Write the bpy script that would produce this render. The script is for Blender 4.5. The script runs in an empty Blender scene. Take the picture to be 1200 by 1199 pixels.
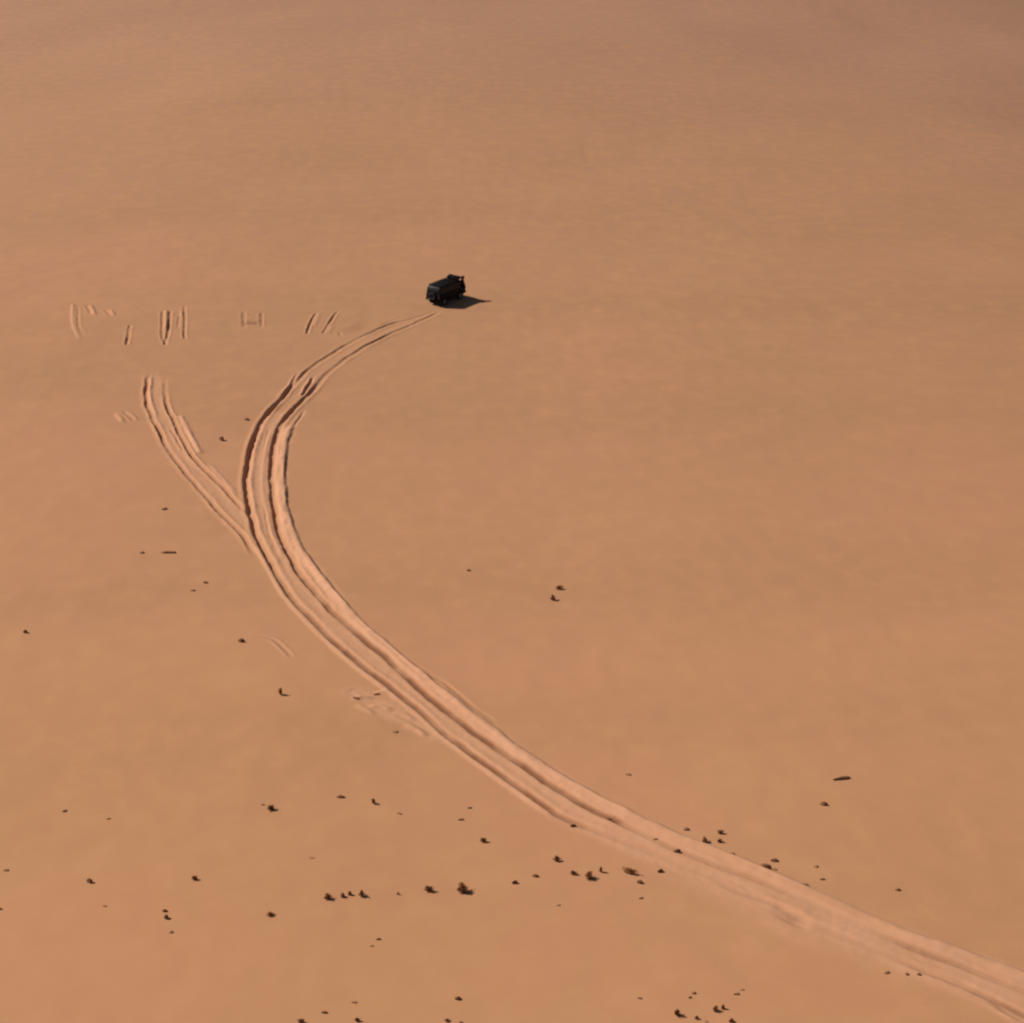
import bpy, bmesh, math, random
import numpy as np
from mathutils import Vector, Matrix

random.seed(7)
R = math.radians
scene = bpy.context.scene
col = scene.collection

# ------------------------------------------------------------------ camera
CAM_H = 51.0
F_PX = 1900.0
PITCH = math.atan(920.0 / F_PX)
cam_d = bpy.data.cameras.new("camera")
cam_d.sensor_width = 36.0
cam_d.lens = F_PX / 1200.0 * 36.0
cam_d.clip_end = 20000.0
cam = bpy.data.objects.new("camera", cam_d)
cam.location = (0, 0, CAM_H)
cam.rotation_euler = (math.pi / 2 - PITCH, 0, 0)
col.objects.link(cam)
scene.camera = cam

# ------------------------------------------------------------------ noise
def vnoise(x, y, seed=0):
    x = np.asarray(x, float); y = np.asarray(y, float)
    xi = np.floor(x).astype(np.int64); yi = np.floor(y).astype(np.int64)
    fx = x - xi; fy = y - yi
    fx = fx * fx * fx * (fx * (fx * 6 - 15) + 10); fy = fy * fy * fy * (fy * (fy * 6 - 15) + 10)
    def h(a, b):
        n = (a * 374761393 + b * 668265263 + seed * 1442695041) & 0xFFFFFFFF
        n = ((n ^ (n >> 13)) * 1274126177) & 0xFFFFFFFF
        n = n ^ (n >> 16)
        return (n & 0xFFFF) / 65535.0 * 2 - 1
    a = h(xi, yi); b = h(xi + 1, yi); c = h(xi, yi + 1); d = h(xi + 1, yi + 1)
    return (a * (1 - fx) + b * fx) * (1 - fy) + (c * (1 - fx) + d * fx) * fy

def sstep(a, b, x):
    t = np.clip((x - a) / (b - a), 0, 1)
    return t * t * (3 - 2 * t)

# ------------------------------------------------------------------ smooth terrain
def h_base(x, y):
    """long low swells of the sand plain; far part leans gently down to the east"""
    x = np.asarray(x, float); y = np.asarray(y, float)
    h = 0.35 * vnoise(x / 42 + 3.1, y / 60 + 1.7, 5)
    h = h + 0.12 * vnoise(x / 15 + 9.1, y / 19 + 4.7, 6)
    far = sstep(150, 330, y)
    h = h + far * (2.2 * vnoise(x / 75 + 7.3, y / 95 + 2.2, 8) + 0.5 * vnoise(x / 30, y / 24, 9))
    r = np.sqrt(x * x + (y - 120) ** 2)
    lean = sstep(120, 320, y) * (1 - sstep(500, 900, r))
    h = h - lean * 0.012 * x
    nr = 1 - sstep(48, 118, y)
    h = h + nr * (0.045 * np.clip(x, -60, 60) + 1.2)
    u = np.clip(x, -260, 260); v = np.clip(y, 20, 800)
    h = h - 0.00050 * u * u - 0.00010 * (u + 40) * (v - 60) * (1 - sstep(500, 900, r))
    h = h + sstep(500, 1500, r) * 14 * vnoise(x / 420, y / 420, 11)
    return h

def at(px, py):
    """ground point the photograph shows at (px, py)"""
    dx = (px - 600.0) / F_PX; dz = -(py - 599.5) / F_PX
    d = np.array([dx, math.cos(PITCH) + dz * math.sin(PITCH), -math.sin(PITCH) + dz * math.cos(PITCH)])
    z = 0.0
    for _ in range(8):
        t = (z - CAM_H) / d[2]
        p = d * t
        z = float(h_base(p[0], p[1]))
    return np.array([p[0], p[1]])

def px_m(py):
    p = at(600, py)
    depth = p[1] * math.cos(PITCH) + CAM_H * math.sin(PITCH)
    return F_PX / depth

def curve(pts, step=0.2):
    """smooth dense ground polyline through picture points; extra columns are carried along"""
    P = np.array([np.concatenate([at(p[0], p[1]), np.array(p[2:], float)]) for p in pts])
    P = np.vstack([2 * P[0] - P[1], P, 2 * P[-1] - P[-2]])
    out = []
    for i in range(1, len(P) - 2):
        p0, p1, p2, p3 = P[i - 1], P[i], P[i + 1], P[i + 2]
        n = max(2, int(np.linalg.norm(p2[:2] - p1[:2]) / step))
        for k in range(n):
            t = k / n
            out.append(0.5 * ((2 * p1) + (-p0 + p2) * t + (2 * p0 - 5 * p1 + 4 * p2 - p3) * t * t + (-p0 + 3 * p1 - 3 * p2 + p3) * t ** 3))
    out.append(P[-2])
    return np.array(out)

# ------------------------------------------------------------------ the sand grid
def axis(lo, hi, step, far_lo, far_hi, g=1.06, gmax=60):
    c = list(np.arange(lo, hi + step / 2, step))
    s = step; v = c[-1]; up = []
    while v < far_hi:
        s = min(s * g, gmax); v += s; up.append(v)
    s = step; v = c[0]; dn = []
    while v > far_lo:
        s = min(s * g, gmax); v -= s; dn.append(v)
    return np.array(dn[::-1] + c + up)

XS = axis(-47.0, 25.0, 0.065, -4000, 4000)
YS = axis(52.0, 164.0, 0.095, -3000, 5000)
NX, NY = len(XS), len(YS)
GX, GY = np.meshgrid(XS, YS)
Z0 = h_base(GX, GY)
DZ = np.zeros_like(GX)
FRESH = np.zeros_like(GX)
SHADE_SMUDGE = np.zeros_like(GX)                  # darker, redder tint: rut shade put into the colour, brown smudges too
OWNER = np.zeros(GX.shape, np.int16)        # 0 ground, else a track / mark

def field(C, reach):
    """signed distance, arc length and carried columns of the nearest point of polyline C, within reach"""
    D = np.full(GX.shape, 1e9, np.float32); S = np.zeros(GX.shape, np.float32)
    A = np.zeros(GX.shape, np.float32); W = np.zeros(GX.shape, np.float32)
    seg = np.linalg.norm(np.diff(C[:, :2], axis=0), axis=1)
    arc = np.concatenate([[0], np.cumsum(seg)])
    for i in range(len(C) - 1):
        a, b = C[i, :2], C[i + 1, :2]
        r = reach
        x0, x1 = np.searchsorted(XS, [min(a[0], b[0]) - r, max(a[0], b[0]) + r])
        y0, y1 = np.searchsorted(YS, [min(a[1], b[1]) - r, max(a[1], b[1]) + r])
        if x0 == x1 or y0 == y1: continue
        gx = GX[y0:y1, x0:x1]; gy = GY[y0:y1, x0:x1]
        ab = b - a; L2 = ab @ ab + 1e-12
        t = np.clip(((gx - a[0]) * ab[0] + (gy - a[1]) * ab[1]) / L2, 0, 1)
        ex = gx - a[0] - t * ab[0]; ey = gy - a[1] - t * ab[1]
        d = np.sqrt(ex * ex + ey * ey)
        m = d < D[y0:y1, x0:x1]
        D[y0:y1, x0:x1][m] = d[m]
        S[y0:y1, x0:x1][m] = np.sign(ab[0] * ey - ab[1] * ex)[m]
        A[y0:y1, x0:x1][m] = (arc[i] + t * seg[i])[m]
        if C.shape[1] > 2:
            W[y0:y1, x0:x1][m] = (C[i, 2] * (1 - t) + C[i + 1, 2] * t)[m]
    return D, S, A, W, arc[-1]

def carve_rut(pts, w, depth, berm_l=0.05, berm_r=0.05, fresh=0.7, fresh_w=0.55, fade=1.2, seed=1, gap=0.0, dark_amt=0.35, shallow=False):
    """a wheel rut: pts carry an optional strength column; berm_l is on the left when going along pts"""
    C = curve([p if len(p) > 2 else (p[0], p[1], 1.0) for p in pts])
    D, S, A, W, L = field(C, 1.5)
    ok = D < 1.4
    d = D[ok] * S[ok]; a = A[ok]; st = W[ok]
    d = d + 0.05 * vnoise(a / 1.7, a * 0, seed) + 0.02 * vnoise(a / 0.5, a * 0 + 4, seed)
    st = st * sstep(0, fade, a) * sstep(0, fade, L - a)
    st = st * (0.82 + 0.3 * vnoise(a / 2.3, a * 0, seed + 1) + 0.16 * vnoise(a / 0.7, a * 0 + 2, seed + 2))
    if gap: st = st * sstep(-gap, 0.25, vnoise(a / 1.6, a * 0 + 7, seed + 3))
    st = np.clip(st, 0, 1.4)
    ad = np.abs(d)
    rut = -depth * (1 - sstep(0.22 * w, 0.66 * w, ad))
    lump = 1 + 0.2 * vnoise(GX[ok] / 0.5, GY[ok] / 0.5, seed + 5) + 0.25 * vnoise(a / 2.1, d / 0.3, seed + 6)
    bl = berm_l * np.exp(-((d - 0.85 * w) / (0.42 * w)) ** 2)
    br = berm_r * np.exp(-((d + 0.85 * w) / (0.42 * w)) ** 2)
    ds = (0.5 + 0.5 * sstep(86, 104, GY[ok])) if shallow else 1.0   # the ruts get wider and shallower on the straight
    DZ[ok] += (rut + (bl + br) * lump) * np.minimum(st, 1.25) * ds
    pr_ = dark_amt * (1 - 0.75 * sstep(86, 104, GY[ok])) if shallow else dark_amt
    SHADE_SMUDGE[ok] = np.maximum(SHADE_SMUDGE[ok], pr_ * np.clip(st, 0, 1.1) ** 1.7 * (1 - sstep(0.24 * w, 0.58 * w, ad)))
    f = fresh * np.clip(st, 0, 1) * (1 - sstep(fresh_w * 0.4, fresh_w, ad))
    FRESH[ok] = np.maximum(FRESH[ok], f)
    return D

def ridge(pts, w, height, fresh=0.8, seed=1, lean=0.0, fade=1.5):
    """a low bank of pushed sand; w is the half width"""
    C = curve([p if len(p) > 2 else (p[0], p[1], 1.0) for p in pts])
    D, S, A, W, L = field(C, 1.8)
    ok = D < 1.7
    d = D[ok] * S[ok]; a = A[ok]
    st = W[ok] * sstep(0, fade, a) * sstep(0, fade, L - a) * (0.9 + 0.18 * vnoise(a / 2.6, a * 0, seed))
    ww = w * (1 + 0.15 * vnoise(a / 1.3, a * 0 + 3, seed))
    u = np.clip(d / ww, -1, 1)
    c = 0.72 * lean                                             # where the crest sits; the bank is steep on that side
    up = sstep(-1.0, c, u); dn = 1 - sstep(c, 1.0, u)
    prof = np.where(u < c, up, dn)
    DZ[ok] += height * prof * st * (1 + 0.12 * vnoise(GX[ok] / 0.6, GY[ok] / 0.6, seed + 1) + 0.2 * vnoise(a / 2.4, d / 0.22, seed + 2))
    FRESH[ok] = np.maximum(FRESH[ok], fresh * np.clip(st, 0, 1) * (1 - sstep(0.6, 1.1, np.abs(d) / ww)))

def band(pts, owner, fresh, seed=3, soft=0.35, rough=0.0, own=True):
    """churned strip of variable half width (third column, in picture pixels)"""
    C = curve([(p[0], p[1], p[2] / px_m(p[1])) for p in pts])
    D, S, A, W, L = field(C, 5.0)
    ok = D < 4.9
    n = 0.22 * vnoise(GX[ok] / 1.6, GY[ok] / 1.6, seed) + 0.1 * vnoise(GX[ok] / 0.5, GY[ok] / 0.5, seed + 1)
    e = (W[ok] + n * 0.8 - D[ok])
    m = sstep(-soft, soft, e)
    st = 0.8 + 0.25 * vnoise(A[ok] / 3.0, S[ok] * D[ok] / 0.35, seed + 2)
    FRESH[ok] = np.maximum(FRESH[ok], fresh * m * st)
    if rough:
        DZ[ok] += rough * m * (vnoise(A[ok] / 2.6, S[ok] * D[ok] / 0.3, seed + 4) + vnoise(GX[ok] / 0.6, GY[ok] / 0.6, seed + 6) * 0.35)
    if own:
        o = OWNER[ok]; o[(e > 0) & (o == 0)] = owner; OWNER[ok] = o

# --- main track: it comes in from the lower right, bends and ends under the car
L1 = [(513, 363.6, .06), (497, 369.5, .12), (478, 375.5, .24), (459, 380, .38), (434, 390.5, .3), (409.5, 402.5, .38), (391, 414, .34), (370, 427, .34),
      (349, 446, .5), (330, 468, .95), (316, 483, 1), (302, 504, 1.1), (293, 534, 1.2), (289, 567, 1.2), (293, 598, 1.15),
      (303, 633, 1.05), (320, 663, 1.1), (340, 697, 1.15), (373, 733, 1.15), (413, 770, 1.2), (460, 807, 1.2), (493, 833, 1.2), (527, 863, 1.25),
      (573, 898, 1.25), (617, 929, 1.15), (645, 948, .95), (662, 959, .75), (702, 975, .5), (750, 993, .22), (800, 1012, .15), (860, 1037, .15),
      (945, 1078, .2), (1019, 1110, .2), (1100, 1142, .3), (1152, 1166, .6), (1200, 1188, .7), (1240, 1206, .6)]
R1 = [(517, 364.5, .2), (494, 376, .26), (470, 386, .38), (447, 396.5, .5), (424, 409, .46), (400, 424.5, .36), (380, 442, .38), (365, 459, .6),
      (351, 473, 1), (337, 487, 1.05), (326.5, 504, 1.1), (320.5, 527, 1.2), (318.5, 555, 1.2), (320, 582, 1.15), (324, 607, 1.1), (330, 630, 1.05),
      (343, 657, 1.15), (360, 683, 1.2), (387, 713, 1.2), (420, 743, 1.2), (460, 777, 1.2), (507, 820, 1.2), (543, 847, 1.25), (567, 866, 1.3),
      (617, 899, 1.2), (645, 919, 1.15), (673, 936, 1.15), (702, 952, 1.1), (719, 960, 1.1), (736, 968, .5), (765, 982, .3), (795, 996, .6),
      (815, 1004, .5), (843, 1014, .45), (900, 1036, .35), (960, 1062, .15), (1015, 1087, .15), (1068, 1110, .9), (1100, 1123, 1), (1129, 1133, .7),
      (1165, 1147, .4), (1200, 1161, .4), (1240, 1178, .4)]
E1 = [(375, 468, .5), (358, 482, .7), (346.5, 499, .8), (338.5, 517, .95), (335, 550, 1), (337, 590, 1), (345, 617, 1), (360, 648, .95), (387, 682, .9), (407, 708, .9),
      (427, 731, .9), (453, 753, .9), (483, 778, .95), (527, 812, .9), (577, 850, .8), (610, 878, .7), (653, 904, .75), (687, 924, .8),
      (730, 946, .8), (758, 959, .85), (795, 977, .9), (843, 993, 1), (877, 1009, 1), (917, 1027, 1), (973, 1052, .9), (1007, 1068, .55),
      (1041, 1082, .8), (1087, 1100, .9), (1143, 1117, 1), (1200, 1137, 1), (1240, 1152, 1)]

def mix(A, B, t):
    """picture points lying a share t of the way from A to B"""
    a = np.array(A); b = np.array(B); out = []
    for p in a:
        best = None
        for i in range(len(b) - 1):
            q0, q1 = b[i], b[i + 1]; v = q1[:2] - q0[:2]
            s = np.clip((p[:2] - q0[:2]) @ v / (v @ v), 0, 1); q = q0 + (q1 - q0) * s
            d = np.linalg.norm(q[:2] - p[:2])
            if best is None or d < best[0]: best = (d, q)
        q = best[1]
        out.append((p[0] + (q[0] - p[0]) * t, p[1] + (q[1] - p[1]) * t, (p[2] + q[2]) / 2))
    return out

MID = mix(L1[10:], R1, 0.5)
hw = []
for i, p in enumerate(MID):
    y = p[1]
    hw.append((p[0], p[1], float(np.interp(y, [480, 560, 640, 700, 800, 900, 960, 1010, 1080, 1200], [14, 19, 20, 20, 22, 25, 27, 28, 34, 38]))))
band(hw, 1, 0.62, seed=20, rough=0.008)
band([(500, 370, 6), (470, 382.5, 8), (434, 396, 9), (400, 417, 10), (370, 436, 11), (345, 463, 12)], 1, 0.22, seed=24, rough=0.008)
band([(p[0] - 4, p[1] + 2, 6.0) for p in E1[1:]], 1, 0.6, seed=28, soft=0.25)
# churned tongue where cars cut the corner, and a looser spread low on the right
band([(415, 812, 9), (440, 825, 13), (475, 842, 15), (510, 862, 12)], 1, 0.6, seed=31, rough=0.035, soft=.6, own=True)
band([(780, 1012, 16), (850, 1045, 22), (920, 1078, 24), (985, 1100, 24), (1060, 1128, 18), (1140, 1160, 14), (1210, 1190, 12)], 1, 0.42, seed=35, rough=0.014, soft=0.8)

carve_rut(L1, 0.45, 0.24, berm_l=0.07, berm_r=0.08, fresh=0.5, seed=40, dark_amt=.8, shallow=True)
carve_rut(R1, 0.47, 0.255, berm_l=0.08, berm_r=0.05, fresh=0.5, seed=50, dark_amt=.8, shallow=True)
ridge(mix(E1[2:], R1, 0.36), 0.50, 0.20, fresh=0.9, seed=60, lean=0.55)
ridge(mix(L1[11:17], R1, 0.62), 0.26, 0.05, fresh=0.6, seed=64)
for n, q in enumerate([[(409, 820), (424, 817), (440, 819)], [(436, 813), (448, 811), (458, 814)], [(428, 829), (446, 828), (462, 834)], [(456, 836), (472, 838), (488, 846)],
                       [(470, 850), (488, 855), (502, 865)], [(414, 826), (426, 830), (440, 838)]]):
    ridge([(a, b, .9) for a, b in q], 0.3, 0.09, fresh=.55, seed=110 + n, fade=.6)
ridge([(p[0] - 6, p[1] + 3, p[2]) for p in L1[15:27]], 0.26, 0.04, fresh=0.6, seed=66)
# the thin double line inside the bend
carve_rut([(309, 590, .6), (312, 610, .8), (318, 630, .8), (327, 650, .5)], 0.2, 0.08, .03, .03, seed=70)
carve_rut([(316, 500, .4), (310, 525, .5), (305, 550, .3)], 0.2, 0.05, .02, .03, seed=71)
# little overlapping ends where a second car swung wide
carve_rut([(349, 437, .7), (341, 451, .8), (333, 462, .7)], 0.28, 0.11, .04, .06, seed=72, fade=.8)
carve_rut([(368, 441, .9), (361, 452, 1), (354, 465, .9)], 0.28, 0.12, .04, .06, seed=74, fade=.8)
carve_rut([(440, 383, .5), (457, 377, .9), (470, 373, .4)], 0.3, 0.08, .03, .03, fresh=.3, seed=76)
carve_rut([(357, 481, .8), (348, 494, .9), (341, 509, .8)], 0.25, 0.08, .02, .02, fresh=.3, seed=77, fade=.6)
carve_rut([(396, 394, .7), (415, 386, 1), (440, 374, .7)], 1.5, 0.02, .01, .01, fresh=0, seed=83, fade=2.0, dark_amt=.22)
# soft furrows low on the right
carve_rut([(900, 1062, .5), (930, 1076, .9), (960, 1087, .6)], 0.9, 0.10, .03, .03, seed=78, fade=1.2)
carve_rut([(830, 1030, .4), (880, 1050, .6), (950, 1075, .4)], 0.35, 0.06, .04, .04, seed=79)
carve_rut([(1045, 1122, .5), (1100, 1145, .6), (1140, 1160, .5)], 0.35, 0.07, .04, .04, seed=80)
carve_rut([(1152, 1170, .7), (1180, 1186, .9), (1210, 1200, .8)], 0.3, 0.1, .03, .07, seed=81)
carve_rut([(483, 776, .3), (520, 800, .9), (560, 832, .7), (585, 850, .3)], 0.25, 0.07, .02, .02, fresh=.2, seed=82)

# --- side track that forks off to the upper left
band([(183, 436, 1), (182, 452, 6), (183, 472, 11), (196, 502, 15), (222, 540, 16), (255, 580, 17), (285, 612, 13)], 2, 0.52, seed=90, rough=0.015)
LL = [(176, 435, .5), (172.5, 447, .9), (172, 470, 1), (180, 492, 1), (195, 522, .95), (212, 547, .9), (235, 575, .9), (260, 602, .9), (280, 622, .8), (294, 644, .6), (303, 656, .3)]
RR = [(193, 442, .3), (194, 465, .5), (198, 480, .9), (207.5, 502, 1), (222, 529, 1), (238, 548, .9), (257, 567, .8), (280, 592, .8), (292, 606, .5)]
carve_rut(LL, 0.36, 0.17, .05, .09, fresh=.5, seed=92, fade=3.5, dark_amt=.5)
carve_rut(RR, 0.34, 0.15, .06, .07, fresh=.5, seed=96, fade=2.5, dark_amt=.5)
ridge([(177, 442, .9), (176.5, 468, 1), (184, 488, .8)], 0.28, 0.10, fresh=.95, seed=98, fade=.8)
ridge([(211, 486, .9), (222, 508, 1), (236, 533, .9)], 0.36, 0.14, fresh=.9, seed=99, fade=.8)
ridge([(244, 543, .8), (262, 562, .9), (280, 582, .7)], 0.34, 0.11, fresh=.85, seed=100)
carve_rut([(200, 502, .5), (208, 516, .8), (216, 530, .5)], 0.22, 0.08, .02, .03, seed=101, fade=.5)

# --- short stray marks up on the left
MARKS = {
    3: [("r", [(85.5, 356, .8), (86, 380, .9), (94, 398, .7)], .3, .10), ("c", [(91, 358, .6), (92, 380, .7), (98, 394, .4)], .25, .06),
        ("r", [(106, 357, .9), (112, 370, 1)], .3, .13), ("c", [(101, 357, .8), (106, 368, .9)], .3, .1), ("r", [(129, 362, .9), (135, 371, .8)], .3, .11), ("c", [(122, 362, .8), (129, 370, .7)], .3, .09)],
    4: [("c", [(152.5, 380, .9), (150, 392, 1), (148, 405, 1)], .28, .15)],
    5: [("c", [(190, 364, .8), (190, 386, .9), (192, 402, .6)], .28, .11), ("r", [(195, 363, .9), (194, 388, 1)], .3, .12), ("c", [(199.5, 364, .9), (198, 388, 1), (193, 405, .9)], .28, .13)],
    6: [("c", [(216.5, 358, .7), (216.5, 378, 1), (216.5, 398, .9)], .26, .12), ("c", [(210, 370, .6), (208, 386, .6)], .26, .09), ("r", [(213, 364, .8), (212.5, 374, .8)], .25, .1)],
    7: [("c", [(285.5, 365, .8), (286.5, 384, .9)], .34, .12), ("c", [(283, 380, 1.1), (295, 379, 1.2), (307, 379, 1.1)], .9, .08), ("c", [(306, 366, .7), (306, 384, .8)], .3, .1), ("r", [(290, 372, .9), (299, 371.5, .9)], .45, .12)],
    8: [("c", [(371, 366, .9), (364, 379, 1), (360, 392, 1)], .26, .13), ("r", [(376, 366, .6), (368, 384, .6)], .26, .08)],
    9: [("c", [(396, 364, .9), (387, 377, 1), (378, 391, 1)], .26, .13), ("c", [(397, 388, .8), (400, 395, .7)], .3, .08), ("r", [(391, 380, .6), (384, 392, .6)], .26, .07)],
    10: [("r", [(135, 483, .9), (146, 496, .9)], .32, .11), ("c", [(143, 481, .9), (158, 494, .9)], .3, .09), ("r", [(150, 482, .7), (161, 494, .6)], .3, .08)],
    11: [("c", [(302, 748, .8), (318, 749, 1), (332, 760, .8), (344, 772, .6)], .24, .055)],
}
for k, items in MARKS.items():
    for n, it in enumerate(items):
        p = it[1]
        if len(p) == 2: p = [p[0], ((p[0][0] + p[1][0]) / 2, (p[0][1] + p[1][1]) / 2, p[0][2]), p[1]]
        if it[0] == "c": carve_rut(p, it[2] * 1.1, it[3] * .72, .03, .04, dark_amt=(.75 if k == 7 else .3), fresh=.3, fresh_w=.4, fade=.6, seed=200 + k * 10 + n)
        else: ridge(p, it[2], it[3], fresh=.4, seed=200 + k * 10 + n, fade=.9)
        C = curve(p); D, _, _, _, _ = field(C, 0.6)
        OWNER[(D < 0.5) & (OWNER == 0)] = k

# wind ripples and gentle unevenness of undisturbed sand
calm = 1 - np.clip(FRESH * 1.5, 0, 1)
near = (GX > -80) & (GX < 60) & (GY > 40) & (GY < 260)
DZ[near] += calm[near] * (0.012 * vnoise((GX[near] * .8 + GY[near] * .6) / 1.1, (GY[near] * .8 - GX[near] * .6) / 1.5, 301) + 0.02 * vnoise((GX[near] * .6 - GY[near] * .8) / 3.7, (GY[near] * .6 + GX[near] * .8) / 3.9, 302))
crumb = np.clip(FRESH, 0, 1)[near]
DZ[near] += crumb * (0.011 * vnoise((GX[near] * .74 + GY[near] * .67) / 0.27, (GY[near] * .74 - GX[near] * .67) / 0.31, 303) + 0.015 * vnoise((GX[near] * .5 - GY[near] * .87) / 0.62, (GY[near] * .5 + GX[near] * .87) / 0.55, 304))
Z = Z0 + DZ
from_z = Z.copy()

def ground_z(x, y):
    i = int(np.clip(np.searchsorted(XS, x) - 1, 0, NX - 2)); j = int(np.clip(np.searchsorted(YS, y) - 1, 0, NY - 2))
    u = (x - XS[i]) / (XS[i + 1] - XS[i]); v = (y - YS[j]) / (YS[j + 1] - YS[j])
    return float((Z[j, i] * (1 - u) + Z[j, i + 1] * u) * (1 - v) + (Z[j + 1, i] * (1 - u) + Z[j + 1, i + 1] * u) * v)

# ------------------------------------------------------------------ materials
def new_mat(name):
    m = bpy.data.materials.new(name); m.use_nodes = True
    nt = m.node_tree
    return m, nt, nt.nodes["Principled BSDF"]

def sand_material():
    m, nt, b = new_mat("sand")
    N = nt.nodes.new; L = nt.links.new
    geo = N("ShaderNodeNewGeometry")
    def noise(scale, detail, rough, sx=1, sy=1):
        mp = N("ShaderNodeMapping"); mp.inputs["Scale"].default_value = (sx, sy, 1)
        n = N("ShaderNodeTexNoise"); n.inputs["Scale"].default_value = scale; n.inputs["Detail"].default_value = detail; n.inputs["Roughness"].default_value = rough
        L(geo.outputs["Position"], mp.inputs["Vector"]); L(mp.outputs["Vector"], n.inputs["Vector"])
        return n.outputs["Fac"]
    def mixc(fac, a, c):
        x = N("ShaderNodeMix"); x.data_type = 'RGBA'
        if isinstance(fac, float): x.inputs["Factor"].default_value = fac
        else: L(fac, x.inputs["Factor"])
        for s, v in (("A", a), ("B", c)):
            i = [q for q in x.inputs if q.name == s and q.type == 'RGBA'][0]
            if isinstance(v, tuple): i.default_value = v
            else: L(v, i)
        return [q for q in x.outputs if q.type == 'RGBA'][0]
    def ramp(f, a, c):
        r = N("ShaderNodeMapRange"); r.inputs["From Min"].default_value = a; r.inputs["From Max"].default_value = c
        L(f, r.inputs["Value"]); return r.outputs["Result"]
    ochre = (*OCHRE, 1); rose = (*ROSE, 1); fresh = (*FRESHC, 1)
    c = mixc(ramp(noise(0.035, 3, .5, 1, .6), .35, .65), ochre, rose)
    dk = tuple(v * .90 for v in OCHRE) + (1,)
    c = mixc(ramp(noise(0.05, 3, .5, .14, 1.0), .42, .72), c, dk)
    sp = N("ShaderNodeSeparateXYZ"); L(geo.outputs["Position"], sp.inputs[0])
    ws = N("ShaderNodeMath"); ws.operation = 'MULTIPLY_ADD'; ws.inputs[1].default_value = 120.0
    L(noise(0.014, 3, .5), ws.inputs[0]); L(sp.outputs["Y"], ws.inputs[2])
    c = mixc(ramp(ws.outputs[0], 110, 390), c, (0.345, 0.182, 0.107, 1))     # the sand colour turns browner with distance
    c = mixc(ramp(noise(0.5, 4, .6), .45, .95), c, tuple(v * 1.06 for v in OCHRE) + (1,))
    at_ = N("ShaderNodeAttribute"); at_.attribute_name = "fresh"
    c = mixc(at_.outputs["Fac"], c, fresh)
    ac = N("ShaderNodeAttribute"); ac.attribute_name = "shade_smudge"
    c = mixc(ac.outputs["Fac"], c, (.205, .085, .041, 1))  # shade along the rut floors painted into the sand colour, also smudges
    grain = noise(14, 3, .7)
    c = mixc(ramp(grain, .2, .9), c, mixc(0.12, c, (.12, .05, .02, 1)))
    L(c, b.inputs["Base Color"])
    b.inputs["Roughness"].default_value = 0.95
    b.inputs["Specular IOR Level"].default_value = 0.1
    bp = N("ShaderNodeBump"); bp.inputs["Strength"].default_value = 0.22; bp.inputs["Distance"].default_value = 0.03
    rip = noise(1.2, 3, .55, 1.0, 2.2)
    ad = N("ShaderNodeMath"); ad.operation = 'ADD'
    mu = N("ShaderNodeMath"); mu.operation = 'MULTIPLY'; mu.inputs[1].default_value = 0.35
    L(grain, mu.inputs[0]); L(rip, ad.inputs[0]); L(mu.outputs[0], ad.inputs[1])
    L(ad.outputs[0], bp.inputs["Height"]); L(bp.outputs["Normal"], b.inputs["Normal"])
    return m

OCHRE = (0.425, 0.212, 0.100)
ROSE = (0.445, 0.206, 0.106)
FRESHC = (0.53, 0.272, 0.158)

def plain(name, rgb, rough, metallic=0.0, spec=0.5, var=0.15, scale=6.0, bump=0.0):
    m, nt, b = new_mat(name)
    N = nt.nodes.new; L = nt.links.new
    tc = N("ShaderNodeTexCoord")
    n = N("ShaderNodeTexNoise"); n.inputs["Scale"].default_value = scale; n.inputs["Detail"].default_value = 4
    L(tc.outputs["Object"], n.inputs["Vector"])
    r = N("ShaderNodeValToRGB")
    r.color_ramp.elements[0].position = .3; r.color_ramp.elements[1].position = .75
    r.color_ramp.elements[0].color = (*[v * (1 - var) for v in rgb], 1); r.color_ramp.elements[1].color = (*[v * (1 + var) for v in rgb], 1)
    L(n.outputs["Fac"], r.inputs["Fac"]); L(r.outputs["Color"], b.inputs["Base Color"])
    b.inputs["Roughness"].default_value = rough; b.inputs["Metallic"].default_value = metallic
    b.inputs["Specular IOR Level"].default_value = spec
    if bump:
        bp = N("ShaderNodeBump"); bp.inputs["Distance"].default_value = bump
        L(n.outputs["Fac"], bp.inputs["Height"]); L(bp.outputs["Normal"], b.inputs["Normal"])
    return m

SAND = sand_material()
PAINT = plain("black_paint", (.0085, .0058, .0068), .55, spec=.14, var=.3)
TRIM = plain("black_trim", (.0075, .0055, .005), .8, spec=.1)
GLASS = plain("dark_glass", (.006, .005, .006), .3, spec=.2, var=.05)
RUBBER = plain("tyre_rubber", (.014, .012, .011), .85, spec=.2)
ALLOY = plain("grey_alloy", (.17, .16, .16), .45, metallic=.6)
LAMP = plain("lamp_glass", (.45, .44, .42), .25)
REDLAMP = plain("red_lamp", (.12, .006, .005), .3)
PLATE = plain("plate_grey", (.09, .08, .07), .5)
RUSTPIPE = plain("brown_pipe", (.04, .017, .008), .7, spec=.2)
CANVAS = plain("dark_canvas", (.012, .008, .008), .9, spec=.05)
SHRUB = plain("dry_shrub", (.28, .115, .038), .9, spec=.1, var=.4, scale=9)
STONE = plain("dark_stone", (.21, .09, .038), .9, spec=.2, var=.35, scale=3, bump=.05)
STONE2 = plain("brown_stone", (.32, .15, .075), .9, spec=.2, var=.25, scale=3, bump=.05)

# ------------------------------------------------------------------ sand meshes
def tag(o, label=None, cat=None, group=None, kind=None):
    if label: o["label"] = label
    if cat: o["category"] = cat
    if group: o["group"] = group
    if kind: o["kind"] = kind
    return o

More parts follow.
